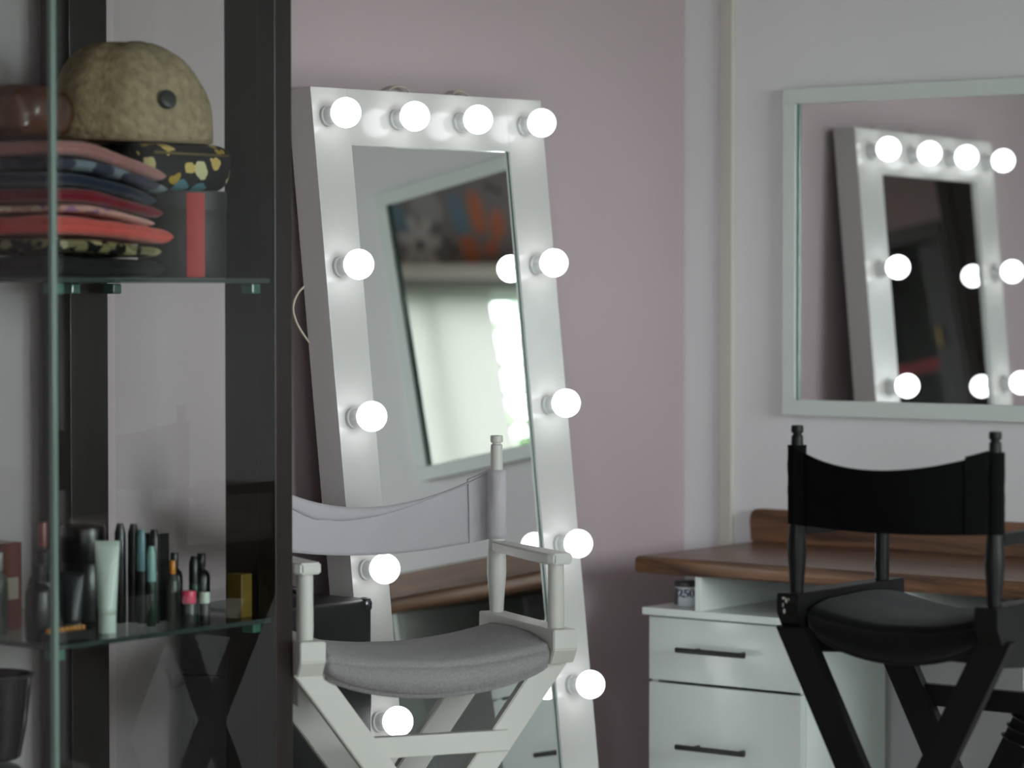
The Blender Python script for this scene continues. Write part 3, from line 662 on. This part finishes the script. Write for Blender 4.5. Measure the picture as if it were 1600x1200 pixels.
bottle('carton', 'reddish brown upright carton at the left edge of the lower shelf', -3.74, 3.42, 0.028, 0.145, (92, 40, 26), (150, 140, 120))
bottle('bottle', 'grey bottle beside the reddish brown carton on the lower shelf', -3.68, 3.36, 0.016, 0.135, (96, 100, 92), (150, 150, 140))
bottle('bottle', 'tall black bottle with dull red top left of the glass corner', -3.62, 3.405, 0.015, 0.185, K, (110, 52, 44))
bottle('bottle', 'squat black bottle standing leftmost at the front of the lower shelf', -3.555, 3.335, 0.022, 0.125, K, (8, 8, 8))
bottle('bottle', 'black bottle just left of the glass corner of the cabinet', -3.595, 3.382, 0.025, 0.14, K, (8, 8, 8))
bottle('squeeze_tube', 'dark grey tube right behind the glass corner of the cabinet', -3.56, 3.415, 0.017, 0.105, (40, 40, 44), (150, 142, 120))
bottle('jar', 'wide black jar behind the white tube on the lower shelf', -3.70, 3.575, 0.038, 0.165, K, (12, 12, 12))
bottle('squeeze_tube', 'tall white squeeze tube in the middle of the lower shelf', -3.552, 3.487, 0.0185, 0.152, (206, 218, 208), (200, 212, 202))
bottle('pencil_tube', 'thin black tube left of the dark carton, first behind the white squeeze tube', -3.64, 3.605, 0.010, 0.170, K, (28, 30, 34))
bottle('pencil_tube', 'thin black tube right of the white squeeze tube, second in its row', -3.63, 3.627, 0.010, 0.168, K, (24, 26, 28))
bottle('pencil_tube', 'slim tube with pale blue middle on the lower shelf', -3.605, 3.622, 0.009, 0.160, (10, 14, 14), (104, 140, 148))
bottle('pencil_tube', 'pointed black tube in front of the dark carton', -3.585, 3.632, 0.010, 0.160, (14, 22, 18), (16, 16, 18))
bottle('pencil_tube', 'slim pale green tube in front of the dark carton', -3.56, 3.600, 0.008, 0.135, (20, 40, 30), (130, 170, 165))
bottle('carton', 'tall black carton right of the pointed tubes on the lower shelf', -3.62, 3.672, 0.018, 0.150, (13, 12, 13), (20, 30, 26))
bottle('bottle', 'small black bottle with an orange cap on the lower shelf', -3.58, 3.672, 0.011, 0.105, (70, 72, 66), (206, 126, 40))
bottle('bottle', 'small black bottle with a grey cap next to the orange-capped one', -3.63, 3.728, 0.015, 0.112, K, (40, 42, 46))
bottle('jar', 'small dark jar with a pink lid at the right of the lower shelf', -3.545, 3.676, 0.012, 0.055, (40, 40, 38), (220, 70, 104))
bottle('pencil_tube', 'dark green tube among the small black bottles', -3.57, 3.715, 0.009, 0.110, (16, 58, 34), (18, 20, 20))
bottle('bottle', 'black bottle rightmost in the row of small bottles', -3.60, 3.765, 0.015, 0.110, K, (24, 24, 28))
bottle('jar', 'tiny white jar in front of the rightmost small black bottle', -3.542, 3.712, 0.009, 0.050, (24, 24, 24), (206, 220, 206))
bottle('carton', 'ochre yellow carton at the right end of the lower shelf', -3.545, 3.804, 0.017, 0.075, (104, 84, 32), (112, 92, 36))
def tray():
    root = thing('bead_tray', 'black tray with a row of amber beads on the lower shelf front', 'tray', (-3.52, 3.345, Z1+0.0005), 0)
    bm = bmesh.new(); bx(bm, -0.012, 0.012, -0.028, 0.060, 0, 0.016, 0.003); link('tray_body', bm, mat('tray_black', (12, 11, 10), 0.4), root)
    b0 = None
    for k in range(9):
        if b0 is None:
            bm = bmesh.new(); bmesh.ops.create_icosphere(bm, subdivisions=2, radius=0.0046); b0 = link('bead', bm, mat('amber_bead', (190, 128, 58), 0.25, 0.6), root, True); o = b0
        else: o = b0.copy(); C.objects.link(o); o.parent = root
        o.location = (0.0, -0.022+0.0094*k, 0.0195)
tray()
# ---- black things on the bottom shelf
def bottom_shelf():
    bm = bmesh.new(); lathe(bm, [(0.050, 0), (0.075, 0.004), (0.083, 0.03), (0.080, 0.07), (0.066, 0.11), (0.040, 0.138), (0.010, 0.150)], n=36)
    o = link('bowler_hat', bm, mat('black_felt', (20, 20, 20), 0.7, 0.3, sheen=0.3), None, True); o.location = (-3.735, 3.40, 0.401); tag(o, 'black domed felt hat on the bottom shelf at the left edge', 'hat')
    root = thing('bucket', 'glossy black bucket standing on the black felt hat', 'bucket', (-3.735, 3.398, 0.5515))
    bm = bmesh.new(); lathe(bm, [(0.040, 0.0), (0.045, 0.004), (0.054, 0.05), (0.060, 0.10), (0.064, 0.14), (0.060, 0.141), (0.050, 0.05), (0.03, 0.01)], n=36); link('bucket_body', bm, mat('gloss_black', (10, 10, 11), 0.12, 0.5), root, 'auto')
    bm = bmesh.new(); P = [(0.065*math.cos(a), 0.065*math.sin(a), 0.14) for a in (2*math.pi*k/32 for k in range(33))]; tube(bm, P, 0.003, 8); link('rim', bm, M['black_metal'], root, True)
bottom_shelf()
for o in list(C.objects):
    if o.name not in before_items and o.parent is None: o.location.x *= 0.983; o.location.y *= 0.983
# ------------------------------------------------------------------ behind the camera: blind, wallpaper print, second cabinet, garden (seen in the mirrors)
def blind():
    y0, y1, z1 = 0.86, 2.42, 2.36
    root = thing('roller_blind', 'white roller blind drawn over most of the window, seen in the mirrors', 'blind', (EX-0.045, (y0+y1)/2, 0.85)); h = (y1-y0)/2
    m = bpy.data.materials.new('blind_cloth'); m.use_nodes = True; nt = m.node_tree; nt.nodes.clear()
    out = nt.nodes.new('ShaderNodeOutputMaterial'); mx = nt.nodes.new('ShaderNodeMixShader'); mx.inputs[0].default_value = 0.55
    d = nt.nodes.new('ShaderNodeBsdfDiffuse'); d.inputs[0].default_value = (0.82, 0.81, 0.77, 1); t = nt.nodes.new('ShaderNodeBsdfTranslucent'); t.inputs[0].default_value = (0.255, 0.235, 0.225, 1)
    nt.links.new(d.outputs[0], mx.inputs[1]); nt.links.new(t.outputs[0], mx.inputs[2]); nt.links.new(mx.outputs[0], out.inputs[0])
    bm = bmesh.new(); vs = [bm.verts.new(p) for p in ((0, -h, 0.03), (0, h, 0.03), (0, h, 1.45), (0, -h, 1.45))]; bm.faces.new(vs)
    link('blind_cloth', bm, m, root)
    box('shadow_roller_case', mat('shadow_grey_roller', (150, 150, 146), 0.5), -0.03, 0.03, -h-0.55, h+0.1, 1.435, 1.494, 0.006, root)  # grey colour stands in for the shadow band under the pelmet
    box('bottom_bar', M['white_frame'], -0.008, 0.008, -h, h, 0.01, 0.034, 0.003, root)
blind()
tag(box('pelmet', mat('cream_pelmet', (236, 230, 216), 0.6), EX-0.10, EX-0.001, 0.05, 2.55, 2.345, 2.405, 0.004), 'long cream pelmet box over the window, seen in the mirrors', 'pelmet')
def wallpaper():
    root = thing('wallpaper_panel', 'floral wallpaper panel above the window, seen in the mirrors', 'wallpaper', (EX, 1.4, 2.41))
    box('paper', mat('wallpaper_grey', (150, 142, 143), 0.8), -0.002, 0, -1.4, 1.4, 0, 0.48, 0, root)
    cols = {'w': (226, 222, 222), 'b': (122, 152, 170), 'o': (214, 130, 94), 'k': (34, 34, 36), 'g': (182, 182, 178)}
    mm = {k: mat('print_'+k, c, 0.8) for k, c in cols.items()}
    bms = {k: bmesh.new() for k in cols}; off = {'g': 0.0024, 'w': 0.0027, 'b': 0.0026, 'o': 0.0029, 'k': 0.0032}
    def ell(k, y, z, a, b, rot):
        bm = bms[k]; vs = []
        for q in range(18):
            t = 2*math.pi*q/18; u, v = a*math.cos(t)*(1+0.12*math.cos(t)), b*math.sin(t)
            vs.append(bm.verts.new((-off[k]-0.00002*len(bm.faces), y-1.4+u*math.cos(rot)-v*math.sin(rot), min(0.478, max(0.002, z-2.41+u*math.sin(rot)+v*math.cos(rot))))))
        bm.faces.new(vs)
    def daisy(y, z, R, k='w'):
        for i in range(7): t = i*2*math.pi/7+0.3; ell(k, y+0.6*R*math.cos(t), z+0.6*R*math.sin(t), R*0.5, R*0.24, t)
        ell('k', y, z, R*0.2, R*0.2, 0)
    for dy in (-0.98, 0, 0.98):
        daisy(1.25+dy, 2.51, 0.13); ell('g', 1.16+dy, 2.68, 0.11, 0.09, 0.4)
        ell('b', 1.36+dy, 2.62, 0.09, 0.05, 1.2); ell('b', 0.95+dy, 2.65, 0.11, 0.055, 1.3)
        ell('o', 0.815+dy, 2.66, 0.11, 0.055, 1.45); ell('o', 0.90+dy, 2.49, 0.075, 0.065, 0.8); ell('o', 0.68+dy, 2.61, 0.075, 0.055, 1.9); ell('o', 0.75+dy, 2.50, 0.06, 0.04, 2.4)
        for (y, z) in ((1.12, 2.60), (1.07, 2.525), (1.02, 2.49), (0.70, 2.80), (0.64, 2.78)): ell('k', y+dy, z, 0.022, 0.016, 0.5)
    for k, bm in bms.items(): link('flower_print', bm, mm[k], root)
wallpaper()
def rear_cabinet():
    x0, x1, y0, y1, H = -2.05, -1.50, 0.62, 1.08, 2.0
    root = thing('glass_wardrobe', 'second dark cabinet with glass doors, seen only inside the mirrors', 'cabinet', ((x0+x1)/2, (y0+y1)/2, 0)); a, b = (x1-x0)/2, (y1-y0)/2; cw = M['cabinet']
    box('plinth', cw, -a, a, -b, b, 0, 0.1, 0.002, root); box('cornice', cw, -a-0.01, a+0.01, -b, b+0.01, H-0.07, H, 0.004, root)
    for sx in (-1, 1):
        for sy in (-1, 1): bm = bmesh.new(); bx(bm, sx*a-0.05*(sx > 0), sx*a+0.05*(sx < 0), sy*b-0.05*(sy > 0), sy*b+0.05*(sy < 0), 0.1, H-0.07, 0.002); link('post', bm, cw, root)
    box('back_panel', cw, -a+0.05, a-0.05, -b, -b+0.012, 0.1, H-0.07, 0, root)
    box('side_panel', cw, a-0.014, a-0.002, -b+0.05, b-0.05, 0.1, H-0.07, 0, root)
    box('side_pane', M['glass'], -a+0.01, -a+0.016, -b+0.05, b-0.05, 0.1, H-0.07, 0, root)
    d = box('door', cw, -a+0.05, -a+0.11, b-0.03, b, 0.11, H-0.08, 0.002, root)
    bm = bmesh.new(); tube(bm, [(-a+0.08, b+0.014, 1.50), (-a+0.08, b+0.014, 1.58)], 0.004, 10); link('handle', bm, mat('brass', (190, 150, 70), 0.3, metal=1.0), d)
    box('door_pane', M['glass'], -a+0.11, a-0.05, b-0.02, b-0.014, 0.1, H-0.07, 0, root)
    for z in (0.55, 1.0, 1.42): box('shelf', M['shelf_glass'], -a+0.02, a-0.02, -b+0.02, b-0.04, z-0.008, z, 0, root)
    X, Y = (x0+x1)/2, (y0+y1)/2
    o = folded('red folded cloth in the second dark cabinet, seen in the mirrors', cloth_mat('red_cloth', (150, 34, 44)), Y-0.14, Y+0.12, X-0.22, X+0.1, 1.4205, 0.06, 5.5, 0.0, name='folded_cloth'); o['group'] = 'cloths in the second cabinet'
    for i, (dy, h, c, nm) in enumerate(((-0.12, 0.16, (150, 165, 155), 'pale green glass'), (0.0, 0.20, (120, 150, 150), 'blue-green glass'), (0.11, 0.14, (170, 172, 165), 'frosted glass'))):
        t = thing('vase', nm + ' vase in the second dark cabinet, seen in the mirrors', 'vase', (X-0.17, Y+dy, 1.0005))
        bm = bmesh.new(); lathe(bm, [(0.03, 0), (0.042, 0.02), (0.045, h*0.5), (0.03, h*0.8), (0.034, h)], n=24); link('vase_body', bm, mat('vase_glaze', c, 0.2), t, 'auto')
        bm = bmesh.new(); lathe(bm, [(0.034, h), (0.037, h+0.003), (0.034, h+0.006)], n=24); link('rim', bm, mat('vase_rim', c, 0.2), t, 'auto')
rear_cabinet()
def garden():
    o = box('ground', mat('lawn', (70, 96, 52), 0.95, 0.1, var=0.3, vscale=3), EX+0.1, 14, -14, 14, -0.2, -0.05); struct(o)
    for i, (x, y, h, lab) in enumerate(((4.2, -3.6, 3.0, 'leafy green tree outside the window nearest the house'), (7.0, -4.4, 3.6, 'taller leafy tree further out in the garden'))):
        t = thing('garden_tree', lab, 'tree', (x, y, -0.05), 0, 'garden trees')
        bm = bmesh.new(); tube(bm, [(0, 0, 0), (0.05, 0.03, h*0.3), (0, 0.05, h*0.7)], [0.1, 0.08, 0.04], 10); link('trunk', bm, mat('bark', (88, 70, 54), 0.9), t, True)
        rng = random.Random(i+3); bm = bmesh.new()
        for k in range(900):
            d = Vector((rng.gauss(0, 1), rng.gauss(0, 1), rng.gauss(0, 1))).normalized()*rng.random()**0.4
            c = Vector((d.x*0.9, d.y*0.9, h*0.7+d.z*0.9)); e1 = Vector((rng.gauss(0, 1), rng.gauss(0, 1), rng.gauss(0, 1))).normalized(); e2 = e1.orthogonal().normalized(); s = 0.07
            vs = [bm.verts.new(c+e1*s), bm.verts.new(c+e2*s*0.5), bm.verts.new(c-e1*s), bm.verts.new(c-e2*s*0.5)]; bm.faces.new(vs)
        f = link('foliage', bm, mat('leaf', (92, 112, 78), 0.6, var=0.4, vscale=4), t); f['kind'] = 'stuff'
garden()
